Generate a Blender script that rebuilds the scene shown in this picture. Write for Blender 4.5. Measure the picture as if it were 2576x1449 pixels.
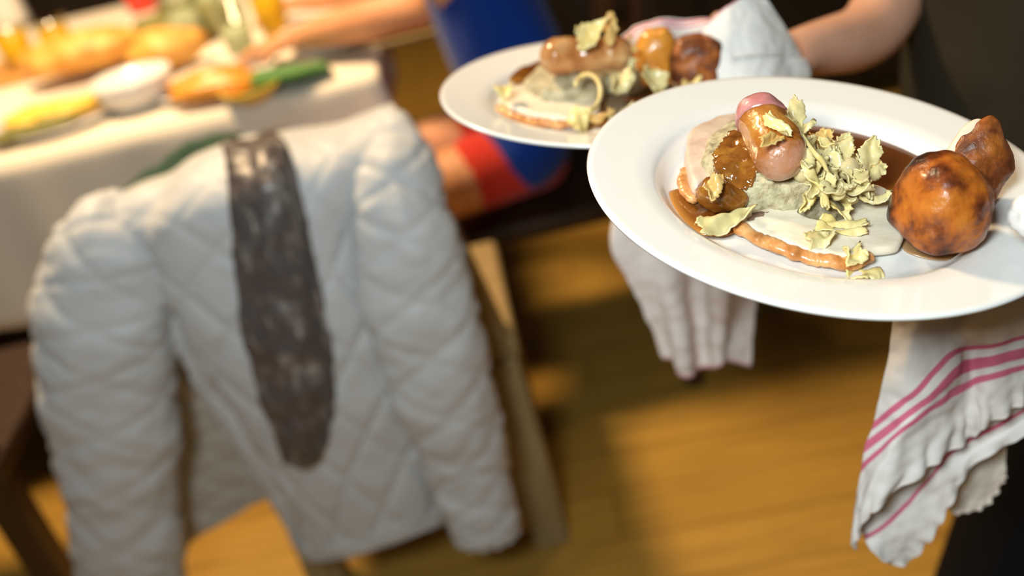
import bpy, bmesh, math, random
from mathutils import Vector, Matrix, noise
PI = math.pi
S = bpy.context.scene
for o in list(bpy.data.objects): bpy.data.objects.remove(o)

# ---------------------------------------------------------------- camera, world, light, exposure
W, H, F = 2576, 1449, 2504.0
CAM_H, PITCH, ROLL = 1.32, math.radians(30), math.radians(13)
fw = Vector((0, math.cos(PITCH), -math.sin(PITCH)))
r0 = Vector((1, 0, 0)); u0 = Vector((0, math.sin(PITCH), math.cos(PITCH)))
CX = math.cos(ROLL)*r0 - math.sin(ROLL)*u0
CY = math.sin(ROLL)*r0 + math.cos(ROLL)*u0
CO = Vector((0, 0, CAM_H))
cd = bpy.data.cameras.new('camera'); cam = bpy.data.objects.new('camera', cd); S.collection.objects.link(cam)
cam.matrix_world = Matrix(((CX.x, CY.x, -fw.x, 0), (CX.y, CY.y, -fw.y, 0), (CX.z, CY.z, -fw.z, CAM_H), (0, 0, 0, 1)))
cd.sensor_width = 36; cd.lens = 36*F/W; cd.clip_start = .02
cd.dof.use_dof = True; cd.dof.focus_distance = .615; cd.dof.aperture_fstop = 2.8
S.camera = cam
S.view_settings.view_transform = 'Standard'; S.view_settings.look = 'None'
S.view_settings.exposure = 0.0; S.view_settings.gamma = 1.0; S.view_settings.use_curve_mapping = False
wd = bpy.data.worlds.new('world'); S.world = wd; wd.use_nodes = True
wd.node_tree.nodes['Background'].inputs[0].default_value = (1, .82, .6, 1)
wd.node_tree.nodes['Background'].inputs[1].default_value = .05

def lamp(name, kind, loc, aim, power, col, size=.3, spot=None, blend=.8):
    l = bpy.data.lights.new(name, kind); l.energy = power; l.color = col
    if kind == 'AREA': l.size = size
    else: l.shadow_soft_size = size
    if spot: l.spot_size = math.radians(spot); l.spot_blend = blend
    o = bpy.data.objects.new(name, l); S.collection.objects.link(o); o.location = loc
    o.rotation_euler = (Vector(aim)-Vector(loc)).to_track_quat('-Z', 'Y').to_euler()
    return o
lamp('camera_flash', 'AREA', (-.22, -.12, 1.62), (.05, 1.0, .8), 14.5, (.9, .985, .985), .22)
lamp('ceiling_lamp_table', 'AREA', (-.8, 2.0, 2.6), (-.7, 2.3, .7), 95, (1, .7, .4), .4)
lamp('ceiling_lamp_aisle', 'SPOT', (.72, 1.95, 2.9), (.32, 1.0, 0), 66, (1, .7, .36), .15, 32, 1)
lamp('ceiling_lamp_aisle', 'SPOT', (-.75, .35, 2.9), (-.22, 1.1, 0), 12, (1, .68, .34), .15, 28, 1)

# ---------------------------------------------------------------- pixel and geometry helpers
def ray(x, y): return fw + CX*((x-W/2)/F) - CY*((y-H/2)/F)
def on_y(x, y, yy):
    d = ray(x, y); return CO + d*(yy/d.y)
def on_z(x, y, z):
    d = ray(x, y); return CO + d*((z-CAM_H)/d.z)
def px(P):
    v = Vector(P)-CO; z = v.dot(fw); return W/2+F*v.dot(CX)/z, H/2-F*v.dot(CY)/z
class Frame:                                   # the plane of a carried plate
    def __init__(s, c, n):
        s.c = Vector(c); s.n = Vector(n).normalized()
        s.e1 = (Vector((1, 0, 0))-s.n*s.n.x).normalized(); s.e2 = s.n.cross(s.e1)
    def w(s, u, v, h): return s.c + s.e1*u + s.e2*v + s.n*h
    def at(s, x, y, h):
        d = ray(x, y); t = s.n.dot(s.c+s.n*h-CO)/s.n.dot(d); return CO+d*t
    def uv(s, x, y, h):
        q = s.at(x, y, h)-s.c; return q.dot(s.e1), q.dot(s.e2)
def cr(P, n, closed=False):                    # Catmull-Rom resampling
    m = len(P); out = []
    segs = m if closed else m-1
    for i in range(n):
        t = i/(n if closed else n-1)*segs; k = min(int(t), segs-1); f = t-k
        g = (lambda j: P[j % m]) if closed else (lambda j: P[max(0, min(m-1, j))])
        a, b, c, d = g(k-1), g(k), g(k+1), g(k+2)
        out.append(b*1.0 + (c-a)*(.5*f) + (a*2-b*5+c*4-d)*(.5*f*f) + (b*3-a-c*3+d)*(.5*f**3))
    return out
def inpoly(x, y, P):
    r = False
    for i in range(len(P)):
        (a, b), (c, d) = P[i], P[i-1]
        if (b > y) != (d > y) and x < (c-a)*(y-b)/(d-b)+a: r = not r
    return r
def fbm(p, sc, oct=3):
    s = 0; a = 1
    for i in range(oct): s += a*noise.noise(Vector(p)*sc); a *= .5; sc *= 2.1
    return s
LOC = {}
def thing(name, label, cat, loc=(0, 0, 0), group=None):
    o = bpy.data.objects.new(name, None); o.empty_display_size = .05; S.collection.objects.link(o)
    o.location = loc; LOC[o] = Vector(loc); o['label'] = label; o['category'] = cat
    if group: o['group'] = group
    return o
def tag(o, label, cat, group=None):
    o['label'] = label; o['category'] = cat
    if group: o['group'] = group
    return o
def mk(name, V, Fc, mat, parent=None, smooth=True, attr=None, uvs=None, thick=0, label=None, origin=None, bevel=0, sub=0):
    V = [Vector(v) for v in V]
    if parent: org = LOC[parent]
    elif origin is not None: org = Vector(origin)
    else:
        org = sum(V, Vector())/len(V); org.z = min(v.z for v in V)
    me = bpy.data.meshes.new(name); me.from_pydata([v-org for v in V], [], Fc); me.update()
    if smooth: me.polygons.foreach_set('use_smooth', [True]*len(me.polygons))
    if attr:
        a = me.attributes.new('edge', 'FLOAT', 'POINT'); a.data.foreach_set('value', attr)
    if uvs:
        L = me.uv_layers.new(name='UVMap'); vi = [0]*len(me.loops); me.loops.foreach_get('vertex_index', vi)
        L.data.foreach_set('uv', [c for i in vi for c in uvs[i]])
    bm = bmesh.new(); bm.from_mesh(me); bmesh.ops.recalc_face_normals(bm, faces=bm.faces); bm.to_mesh(me); bm.free()
    me.materials.append(mat)
    o = bpy.data.objects.new(name, me); S.collection.objects.link(o)
    if parent: o.parent = parent; LOC[o] = Vector(org)
    else: o.location = org; LOC[o] = Vector(org)
    if thick:
        m = o.modifiers.new('thickness', 'SOLIDIFY'); m.thickness = thick; m.offset = 0
    if bevel:
        m = o.modifiers.new('bevel', 'BEVEL'); m.width = bevel; m.segments = 3; m.limit_method = 'ANGLE'
    if sub:
        m = o.modifiers.new('sub', 'SUBSURF'); m.levels = sub; m.render_levels = sub
    if label: o['label'] = label
    return o
class MB:
    def __init__(s): s.V = []; s.F = []; s.A = []
    def add(s, V, Fc, A=None):
        k = len(s.V); s.V += [Vector(v) for v in V]; s.F += [tuple(i+k for i in f) for f in Fc]; s.A += A or [0.]*len(V); return s
    def box(s, c, d, rz=0):
        c = Vector(c); R = Matrix.Rotation(rz, 3, 'Z')
        V = [c+R @ Vector((x*d[0]/2, y*d[1]/2, z*d[2]/2)) for x in (-1, 1) for y in (-1, 1) for z in (-1, 1)]
        return s.add(V, [(0, 1, 3, 2), (4, 6, 7, 5), (0, 4, 5, 1), (2, 3, 7, 6), (0, 2, 6, 4), (1, 5, 7, 3)])
    def tube(s, P, R, n=14, cap=True, flat=1.0, up=None):
        P = [Vector(p) for p in P]; k = len(P); V = []; Fc = []
        R = R if isinstance(R, (list, tuple)) else [R]*k
        ref = Vector(up) if up else Vector((.13, .21, 1))
        for i in range(k):
            t = (P[min(i+1, k-1)]-P[max(i-1, 0)]).normalized()
            a = ref-t*ref.dot(t)
            if a.length < .05: a = Vector((1, .3, 0)); a -= t*a.dot(t)
            a.normalize(); b = t.cross(a)
            for j in range(n):
                q = 2*PI*j/n; V.append(P[i]+(a*math.cos(q)*flat+b*math.sin(q))*R[i])
        for i in range(k-1):
            for j in range(n): Fc.append((i*n+j, i*n+(j+1) % n, (i+1)*n+(j+1) % n, (i+1)*n+j))
        if cap: Fc += [tuple(range(n-1, -1, -1)), tuple((k-1)*n+j for j in range(n))]
        return s.add(V, Fc)
    def lathe(s, prof, c=(0, 0, 0), n=48, fr=None):
        V = []; Fc = []; k = len(prof); c = Vector(c)
        for (r, z) in prof:
            for j in range(n):
                q = 2*PI*j/n; x, y = r*math.cos(q), r*math.sin(q)
                V.append(fr.w(x, y, z) if fr else c+Vector((x, y, z)))
        for i in range(k-1):
            for j in range(n): Fc.append((i*n+j, i*n+(j+1) % n, (i+1)*n+(j+1) % n, (i+1)*n+j))
        return s.add(V, Fc)
    def build(s, name, mat, parent=None, **k): return mk(name, s.V, s.F, mat, parent, attr=s.A, **k)
def sheet(rows, nu, nv, disp=None, size=(1, 1)):           # rows of 3-D control points -> fine cloth grid
    R = [cr([Vector(p) for p in r], nu) for r in rows]
    cols = [cr([r[i] for r in R], nv) for i in range(nu)]
    G = [[cols[i][j] for i in range(nu)] for j in range(nv)]
    jm, im = nv*2//3, nu//2; sgn = 1 if (G[jm][im+1]-G[jm][im-1]).cross(G[min(jm+1, nv-1)][im]-G[jm-1][im]).dot(CO-G[jm][im]) > 0 else -1
    V = []; UV = []
    for j in range(nv):
        for i in range(nu):
            p = G[j][i]; u, v = i/(nu-1), j/(nv-1)
            if disp:
                a = G[j][min(i+1, nu-1)]-G[j][max(i-1, 0)]; b = G[min(j+1, nv-1)][i]-G[max(j-1, 0)][i]
                nn = a.cross(b)
                if nn.length > 0: nn.normalize()
                nn *= sgn
                p = p+nn*disp(u, v, p)
            V.append(p); UV.append((u*size[0], v*size[1]))
    Fc = [(j*nu+i, j*nu+i+1, (j+1)*nu+i+1, (j+1)*nu+i) for j in range(nv-1) for i in range(nu-1)]
    return V, Fc, UV
def pad(fr, outline, base, t, dome=0, rough=0, sc=60, n=72, seed=0, hin=None, fine=1):
    """solid slab standing on the plate: outline given as pixels met with the plate's plane"""
    h = base if hin is None else hin
    P = cr([Vector((*fr.uv(x, y, h), 0)) for x, y in outline], n, True)
    c = sum(P, Vector())/n
    prof = [(.0, 0), (.6, 0), (.97, 0), (1.0, .15), (1.01, .5), (.985, .85), (.94, 1), (.85, 1), (.7, 1), (.5, 1), (.3, 1), (.12, 1), (0, 1)]
    if fine > 1:
        prof = [(a[0]+(b[0]-a[0])*f/fine, a[1]+(b[1]-a[1])*f/fine) for a, b in zip(prof, prof[1:]) for f in range(fine)]+[prof[-1]]
    V = []; A = []
    for s_, z in prof:
        for p in P:
            q = c+(p-c)*s_
            hh = base+t*z+(dome*(1-s_*s_) if z > .5 else 0)
            w = fr.w(q.x, q.y, hh)
            if rough and z > .1:
                k = fbm(w+Vector((seed, 0, 0)), sc)*rough
                w = w+fr.n*k+(fr.e1*fbm(w+Vector((0, 5+seed, 0)), sc)+fr.e2*fbm(w+Vector((7, 0, seed)), sc))*rough*.7*min(1, s_*1.2)
            V.append(w); A.append(s_)
    Fc = []
    for i in range(len(prof)-1):
        for j in range(n): Fc.append((i*n+j, i*n+(j+1) % n, (i+1)*n+(j+1) % n, (i+1)*n+j))
    return V, Fc, A
def blob(c, ax, rough=0, sc=40, pinch=None, seed=0, sub=4):
    bm = bmesh.new(); bmesh.ops.create_icosphere(bm, subdivisions=sub, radius=1); bm.verts.ensure_lookup_table()
    V = []; c = Vector(c)
    for v in bm.verts:
        q = v.co.copy()
        if pinch: q = pinch(q)
        p = c+ax[0]*q.x+ax[1]*q.y+ax[2]*q.z
        if rough: p = p+(p-c).normalized()*fbm(p+Vector((seed, seed*.7, 0)), sc)*rough
        V.append(p)
    Fc = [tuple(v.index for v in f.verts) for f in bm.faces]; bm.free()
    return V, Fc
def skin(name, J, E, root, mat, parent, sub=2, sculpt=None):
    me = bpy.data.meshes.new(name); ks = list(J); bm = bmesh.new(); L = bm.verts.layers.skin.verify(); vs = {}
    for k in ks:
        p, r = J[k]; v = bm.verts.new(p); vs[k] = v; v[L].radius = r if isinstance(r, tuple) else (r, r); v[L].use_root = (k == root)
    for a, b in E: bm.edges.new((vs[a], vs[b]))
    bm.to_mesh(me); bm.free()
    o = bpy.data.objects.new(name, me); S.collection.objects.link(o)
    m = o.modifiers.new('skin', 'SKIN'); m.use_smooth_shade = True; m.branch_smoothing = .3
    m = o.modifiers.new('sub', 'SUBSURF'); m.levels = sub; m.render_levels = sub
    dg = bpy.context.evaluated_depsgraph_get(); dg.update()
    ev = o.evaluated_get(dg); em = bpy.data.meshes.new_from_object(ev)
    V = [v.co.copy() for v in em.vertices]; Fc = [tuple(p.vertices) for p in em.polygons]
    bpy.data.objects.remove(o)
    if sculpt: V = [sculpt(v) for v in V]
    return mk(name, V, Fc, mat, parent)

# ---------------------------------------------------------------- materials
def mat(name, col, rough=.6, coat=0, sss=0, metal=0, trans=0, ior=1.45, spec=.5, sheen=0):
    m = bpy.data.materials.new(name); m.use_nodes = True; b = m.node_tree.nodes['Principled BSDF']
    b.inputs['Base Color'].default_value = (*col, 1); b.inputs['Roughness'].default_value = rough
    b.inputs['Coat Weight'].default_value = coat; b.inputs['Coat Roughness'].default_value = .08
    b.inputs['Metallic'].default_value = metal; b.inputs['Transmission Weight'].default_value = trans; b.inputs['IOR'].default_value = ior
    b.inputs['Specular IOR Level'].default_value = spec; b.inputs['Sheen Weight'].default_value = sheen
    if sss:
        b.inputs['Subsurface Weight'].default_value = sss; b.inputs['Subsurface Radius'].default_value = (1, .5, .25); b.inputs['Subsurface Scale'].default_value = .004
    return m
def N(m, t, **k):
    n = m.node_tree.nodes.new(t)
    for a, v in k.items():
        if a in n.inputs: n.inputs[a].default_value = v
        else: setattr(n, a, v)
    return n
def lk(m, a, b): m.node_tree.links.new(a, b)
def bs(m): return m.node_tree.nodes['Principled BSDF']
def ramp(m, src, stops, interp='LINEAR'):
    r = N(m, 'ShaderNodeValToRGB'); r.color_ramp.interpolation = interp
    e = r.color_ramp.elements
    while len(e) < len(stops): e.new(.5)
    for i, (p, c) in enumerate(stops): e[i].position = p; e[i].color = (*c, 1)
    lk(m, src, r.inputs[0]); return r.outputs[0]
def noisy(m, scale, detail=4, rough=.55, vec=None, stretch=None, dist=0):
    n = N(m, 'ShaderNodeTexNoise', Scale=scale, Detail=detail, Roughness=rough, Distortion=dist)
    tc = N(m, 'ShaderNodeTexCoord'); v = tc.outputs['Object'] if vec is None else vec
    if stretch:
        mp = N(m, 'ShaderNodeMapping'); mp.inputs['Scale'].default_value = stretch; lk(m, v, mp.inputs[0]); v = mp.outputs[0]
    lk(m, v, n.inputs['Vector']); return n.outputs['Fac']
def bump(m, src, strength=.3, dist=.002):
    b = N(m, 'ShaderNodeBump', Strength=strength, Distance=dist); lk(m, src, b.inputs['Height']); lk(m, b.outputs[0], bs(m).inputs['Normal'])
def textured(name, stops, scale, rough=.5, bumpk=.2, bdist=.001, coat=0, sss=0, detail=5, stretch=None, dist=0, spec=.5):
    m = mat(name, stops[0][1], rough, coat, sss, spec=spec); f = noisy(m, scale, detail, stretch=stretch, dist=dist)
    lk(m, ramp(m, f, stops), bs(m).inputs['Base Color'])
    if bumpk: bump(m, noisy(m, scale*2.2, 5, stretch=stretch), bumpk, bdist)
    return m
porcelain = mat('glazed_white_porcelain', (.85, .865, .85), .16, .5)
# gravy: thin at its rim, so the sauce itself is lighter and more orange there
gravy = mat('glossy_brown_gravy', (.06, .018, .004), .1, .6)
at_ = N(gravy, 'ShaderNodeAttribute', attribute_name='edge')
lk(gravy, ramp(gravy, at_.outputs['Fac'], [(0, (.075, .022, .006)), (.8, (.13, .04, .007)), (.93, (.25, .085, .011)), (1, (.5, .22, .05))]), bs(gravy).inputs['Base Color'])
coatg = textured('brown_gravy_coat', [(.3, (.11, .034, .005)), (.55, (.24, .085, .012)), (.75, (.42, .2, .03))], 70, .12, .25, .001, .6)
potato_m = textured('roast_potato_skin', [(.34, (.035, .009, .004)), (.44, (.17, .038, .007)), (.55, (.42, .115, .012)), (.78, (.58, .21, .025))], 46, .34, .9, .002, .15, .05, 10)
potato_d = textured('dark_roast_potato_skin', [(.3, (.035, .012, .006)), (.47, (.17, .045, .012)), (.62, (.4, .12, .02)), (.8, (.5, .2, .05))], 60, .42, .8, .002, .12, .05, 9)
potato_o = textured('orange_roast_potato_skin', [(.25, (.35, .11, .012)), (.5, (.68, .27, .03)), (.8, (.78, .42, .1))], 40, .3, .4, .002, .4)
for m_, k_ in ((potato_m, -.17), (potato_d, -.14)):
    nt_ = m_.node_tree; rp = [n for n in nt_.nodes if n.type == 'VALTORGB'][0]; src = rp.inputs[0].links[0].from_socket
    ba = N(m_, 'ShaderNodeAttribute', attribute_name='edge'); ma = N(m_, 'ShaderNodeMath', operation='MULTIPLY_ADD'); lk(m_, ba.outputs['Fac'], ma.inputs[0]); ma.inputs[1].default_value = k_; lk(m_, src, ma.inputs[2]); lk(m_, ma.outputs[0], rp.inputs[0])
cutpot = textured('pale_cut_potato', [(.3, (.72, .56, .42)), (.7, (.82, .7, .55))], 60, .5, .2)
meat = textured('pale_roast_meat', [(.3, (.76, .66, .5)), (.45, (.82, .75, .6)), (.75, (.86, .8, .68))], 75, .42, .25, .0006, .1, .1, 5, (1, 3, 1))
meatpink = textured('pinkish_roast_meat', [(.3, (.56, .38, .3)), (.55, (.68, .54, .42)), (.75, (.75, .63, .5))], 70, .42, .25, .0008, .1, .1)
mskin = textured('roasted_meat_skin', [(.3, (.42, .15, .035)), (.5, (.62, .28, .09)), (.75, (.75, .46, .2))], 110, .3, .5, .0012, .3)
stuffing = textured('grey_green_stuffing', [(.28, (.16, .13, .08)), (.42, (.4, .35, .21)), (.58, (.54, .48, .3)), (.75, (.64, .58, .4))], 120, .5, .9, .002, .05, 0, 8)
brownmeat = textured('dark_meat_crumb', [(.3, (.16, .09, .06)), (.7, (.36, .24, .17))], 150, .5, .8, .002)
shav_m = [textured('pale_crisp_shaving', [(.3, (.58, .49, .2)), (.7, (.78, .7, .4))], 50, .3, .3, .0006, .25, .15),
          textured('yellow_crisp_shaving', [(.3, (.76, .6, .2)), (.7, (.86, .75, .4))], 50, .3, .3, .0006, .25, .15),
          textured('golden_fried_shaving', [(.3, (.55, .32, .08)), (.7, (.72, .54, .22))], 50, .3, .3, .0006, .25, .1)]
bead_m = textured('glassy_pale_onion', [(.3, (.58, .5, .25)), (.7, (.72, .62, .36))], 60, .12, .1, .0004, .6, .3)
# sausage: glaze over the middle, bare pink end (attribute runs along its length)
saus = mat('glazed_sausage', (.4, .15, .06), .16, .6, .1)
sa = N(saus, 'ShaderNodeAttribute', attribute_name='edge'); sn = noisy(saus, 95, 4)
sm_ = N(saus, 'ShaderNodeMath', operation='MULTIPLY_ADD'); lk(saus, sn, sm_.inputs[0]); sm_.inputs[1].default_value = .5; lk(saus, sa.outputs['Fac'], sm_.inputs[2])
lk(saus, ramp(saus, sm_.outputs[0], [(.2, (.5, .28, .19)), (.36, (.46, .2, .1)), (.46, (.34, .11, .015)), (.6, (.42, .15, .02)), (.75, (.52, .24, .045)), (1.0, (.36, .1, .02))]), bs(saus).inputs['Base Color'])
bump(saus, noisy(saus, 150, 6), .7, .002)
saus_end = textured('pink_sausage_end', [(.35, (.5, .17, .17)), (.55, (.56, .24, .22)), (.72, (.75, .55, .52))], 60, .2, .2, .0008, .4)
sausage_far = textured('golden_glazed_sausage', [(.34, (.3, .1, .025)), (.5, (.47, .21, .07)), (.7, (.62, .38, .17))], 45, .2, .2, .001, .5)
skinm = textured('skin', [(.3, (.56, .3, .2)), (.7, (.64, .37, .26))], 25, .45, .15, .0006, .05, .1)
guest_skin = textured('tanned_skin', [(.3, (.6, .27, .13)), (.7, (.68, .33, .17))], 25, .45, .1, .0006, 0, .1)
def cloth(name, a, b, scale=700, bk=.25, rough=.85):
    m = textured(name, [(.35, a), (.65, b)], scale, rough, bk, .0006, spec=.2); bs(m).inputs['Sheen Weight'].default_value = .15; return m
for_dark = lambda m: (bs(m).inputs['Sheen Weight'].__setattr__('default_value', 0), bs(m).inputs['Specular IOR Level'].__setattr__('default_value', .08), m)[2]
black_cloth = for_dark(cloth('black_trouser_cloth', (.006, .006, .007), (.012, .012, .013)))
shirt_m = for_dark(cloth('dark_olive_shirt_cloth', (.026, .022, .014), (.036, .03, .019)))
blue_m = cloth('royal_blue_jersey', (.002, .03, .22), (.003, .045, .33))
red_m = cloth('red_shorts_cloth', (.42, .02, .01), (.55, .035, .015))
linen = cloth('cream_table_linen', (.76, .69, .57), (.82, .75, .63), 500)
green_m = cloth('dark_green_cloth', (.02, .05, .03), (.03, .07, .04), 300)
napgreen = cloth('green_napkin_cloth', (.06, .17, .035), (.1, .25, .06), 300)
hair_m = textured('dark_hair', [(.3, (.02, .012, .008)), (.7, (.05, .03, .02))], 200, .5, .6)
# tea towel: white weave with pink woven stripes (stripe positions along the cloth's v axis)
def towel_mat(name, stripes, base=(.8, .77, .74)):
    m = mat(name, base, .9, spec=.15); tc = N(m, 'ShaderNodeTexCoord'); sp = N(m, 'ShaderNodeSeparateXYZ'); lk(m, tc.outputs['UV'], sp.inputs[0])
    wv = N(m, 'ShaderNodeTexWave', Scale=160.0, bands_direction='X'); lk(m, tc.outputs['UV'], wv.inputs['Vector'])
    pink = N(m, 'ShaderNodeMix', data_type='RGBA'); pink.inputs[6].default_value = (.62, .1, .2, 1); pink.inputs[7].default_value = (.72, .22, .32, 1)
    lk(m, wv.outputs['Fac'], pink.inputs[0])
    st = [(0, (0, 0, 0))]
    for a, b in stripes: st += [(a, (1, 1, 1)), (b, (0, 0, 0))]
    f = ramp(m, sp.outputs[1], st, 'CONSTANT')
    mx = N(m, 'ShaderNodeMix', data_type='RGBA'); lk(m, f, mx.inputs[0]); mx.inputs[6].default_value = (*base, 1); lk(m, pink.outputs[2], mx.inputs[7])
    lk(m, mx.outputs[2], bs(m).inputs['Base Color'])
    bump(m, noisy(m, 900, 3), .3, .0005); return m
# quilted jacket shell
shell = mat('white_quilted_nylon', (.51, .53, .545), .5, spec=.4); bump(shell, noisy(shell, 60, 5), .35, .004)
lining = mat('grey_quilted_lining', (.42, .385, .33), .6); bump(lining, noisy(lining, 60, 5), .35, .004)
scarf_m = mat('grey_speckled_scarf', (.06, .05, .05), .38, spec=.6)
sv = noisy(scarf_m, 42, 4, .7, stretch=(1, 1, .45)); lk(scarf_m, ramp(scarf_m, sv, [(.0, (.045, .037, .038)), (.5, (.085, .072, .07)), (.6, (.16, .14, .13)), (.68, (.42, .39, .37))]), bs(scarf_m).inputs['Base Color'])
def wood(name, a, b, c, sc=6, stretch=(12, 1, 12), rough=.4, coat=.1):
    return textured(name, [(.3, a), (.5, b), (.7, c)], sc, rough, .15, .001, coat, 0, 6, stretch, .4)
dark_wood = wood('dark_brown_wood', (.018, .008, .003), (.03, .013, .005), (.045, .02, .007), stretch=(10, 10, 1))
beige_wood = wood('pale_beige_wood', (.25, .18, .08), (.3, .22, .1), (.35, .26, .13), stretch=(10, 10, 1), rough=.5)
board_wood = wood('oiled_serving_board_wood', (.45, .2, .05), (.58, .29, .08), (.66, .38, .13), stretch=(1, 8, 8))
bread_m = textured('golden_bread_crust', [(.3, (.5, .2, .03)), (.5, (.68, .34, .06)), (.75, (.8, .52, .16))], 25, .5, .4, .003)
glass_m = bpy.data.materials.new('clear_glass'); glass_m.use_nodes = True
g_o = glass_m.node_tree.nodes['Material Output']; g_m = N(glass_m, 'ShaderNodeMixShader'); g_t = N(glass_m, 'ShaderNodeBsdfTransparent'); g_g = N(glass_m, 'ShaderNodeBsdfGlossy'); g_f = N(glass_m, 'ShaderNodeLayerWeight', Blend=.12)
g_t.inputs[0].default_value = (.93, .96, .92, 1); g_g.inputs['Roughness'].default_value = .03
lk(glass_m, g_f.outputs['Facing'], g_m.inputs[0]); lk(glass_m, g_t.outputs[0], g_m.inputs[1]); lk(glass_m, g_g.outputs[0], g_m.inputs[2]); lk(glass_m, g_m.outputs[0], g_o.inputs[0])
beer_m = mat('golden_beer', (.95, .58, .03), .08, trans=.45, ior=1.2)
water_m = mat('faint_green_water', (.62, .66, .45), .05, trans=.35, ior=1.2)
yellow_food = textured('yellow_crisps', [(.3, (.7, .42, .03)), (.7, (.85, .62, .12))], 40, .5, .5, .003)
orange_food = textured('orange_roast_carrot', [(.3, (.65, .24, .02)), (.7, (.8, .38, .06))], 40, .35, .3, .002, .2)
olive_food = textured('olive_green_herbs', [(.3, (.1, .11, .02)), (.7, (.25, .22, .06))], 80, .5, .6, .003)
red_glass = mat('red_candle_glass', (.6, .04, .02), .15, .4)
white_ware = mat('white_ceramic', (.78, .76, .73), .25, .3)
steel = mat('brushed_steel', (.6, .58, .55), .3, metal=1)
black_leather = mat('black_shoe_leather', (.01, .01, .01), .3, .3)

# ---------------------------------------------------------------- the setting
def struct(name, V, Fc, m):
    o = mk(name, V, Fc, m, smooth=False, origin=(0, 0, 0)); o['kind'] = 'structure'; return o
floor_m = mat('honey_oak_floorboards', (.4, .2, .04), .42, .12, spec=.4)
tc = N(floor_m, 'ShaderNodeTexCoord'); mp = N(floor_m, 'ShaderNodeMapping'); mp.inputs['Rotation'].default_value = (0, 0, math.radians(4)); lk(floor_m, tc.outputs['Object'], mp.inputs[0])
bk = N(floor_m, 'ShaderNodeTexBrick', Scale=1.0); bk.offset = .37; bk.inputs['Brick Width'].default_value = 1.3; bk.inputs['Row Height'].default_value = .12; bk.inputs['Mortar Size'].default_value = .0025
bk.inputs['Color1'].default_value = (.38, .225, .038, 1); bk.inputs['Color2'].default_value = (.42, .25, .046, 1); bk.inputs['Mortar'].default_value = (.22, .11, .02, 1)
lk(floor_m, mp.outputs[0], bk.inputs['Vector'])
gr = noisy(floor_m, 4, 6, vec=mp.outputs[0], stretch=(1.2, 16, 1), dist=.5)
gm = N(floor_m, 'ShaderNodeMix', data_type='RGBA', blend_type='MULTIPLY'); gm.inputs[0].default_value = .55
lk(floor_m, bk.outputs['Color'], gm.inputs[6]); lk(floor_m, ramp(floor_m, gr, [(.3, (.55, .48, .4)), (.65, (1.05, 1, .95))]), gm.inputs[7]); lk(floor_m, gm.outputs[2], bs(floor_m).inputs['Base Color'])
def slab(x0, x1, y0, y1, z0, z1): return MB().box(((x0+x1)/2, (y0+y1)/2, (z0+z1)/2), (x1-x0, y1-y0, z1-z0))
q = slab(-4, 3, -2, 5.2, -.1, 0); struct('floor', q.V, q.F, floor_m)
wall_m = textured('dark_brown_wall_paint', [(.3, (.03, .02, .014)), (.7, (.04, .027, .018))], 8, .8, .1)
q = slab(-4, 3, 5.2, 5.3, -.1, 3); struct('wall_back', q.V, q.F, wall_m)
q = slab(-4.1, -4, -2, 5.3, -.1, 3); struct('wall_left', q.V, q.F, wall_m)
q = slab(3, 3.1, -2, 5.3, -.1, 3); struct('wall_right', q.V, q.F, wall_m)
q = slab(-4, 3, 5.18, 5.2, 0, .12); struct('baseboard_back', q.V, q.F, dark_wood)

# ---------------------------------------------------------------- dining table and its cloth
TX0, TX1, TY0, TY1, TZ = -2.9, -.17, 1.91, 3.2, .75
t = thing('dining_table', 'long dining table under the cream cloth behind the jacket', 'table', ((TX0+TX1)/2, (TY0+TY1)/2, 0))
slab(TX0, TX1, TY0, TY1, TZ-.03, TZ).build('tabletop', dark_wood, t, bevel=.005, smooth=False)
for x in (-2.3, -.95):
    b = MB().box((x, 2.57, .37), (.12, .12, .70)); b.box((x, 2.57, .02), (.5, .7, .04)); b.build('pedestal', dark_wood, t, bevel=.008, smooth=False)
def tablecloth():
    per = []; x0, x1, y0, y1 = TX0-.004, TX1+.004, TY0-.004, TY1+.004; n = 110
    cs = [(x0, y0), (x1, y0), (x1, y1), (x0, y1)]; nr = [(0, -1), (1, 0), (0, 1), (-1, 0)]; dr = [.345, .1, .34, .34]
    for k in range(4):
        a, b = cs[k], cs[(k+1) % 4]
        for i in range(n):
            f = i/n; per.append((a[0]+(b[0]-a[0])*f, a[1]+(b[1]-a[1])*f, k, f))
    V = []; m = len(per)
    for j in range(13):
        s = j/12
        for (x, y, k, f) in per:
            d = dr[k]
            if k == 0 and f > .86: d = dr[0]+(dr[1]-dr[0])*((f-.86)/.14)**1.5
            if k == 2 and f < .1: d = dr[1]+(dr[2]-dr[1])*(f/.1)
            L = (x+y)*1.0
            wv = (.012*math.sin(L*19)+.008*math.sin(L*43+1))*s*min(1, d/.3)
            off = .004*min(1, j)+wv+.012*s
            nx, ny = nr[k]
            if f < .5/n: nx, ny = nr[k][0]+nr[k-1][0], nr[k][1]+nr[k-1][1]
            z = TZ+.006-(.006 if j else 0)*min(j, 1)-d*s
            V.append((x+nx*off, y+ny*off, z+.006*math.sin(L*11)*s))
    Fc = [(j*m+i, j*m+(i+1) % m, (j+1)*m+(i+1) % m, (j+1)*m+i) for j in range(12) for i in range(m)]
    Fc.append(tuple(range(m)))
    o = mk('tablecloth', V, Fc, linen, thick=.002); tag(o, 'cream linen tablecloth hanging over the near edge of the long table', 'tablecloth')
    for p in o.data.polygons:
        if len(p.vertices) > 4: p.use_smooth = False
tablecloth()
TT = TZ+.0075

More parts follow.
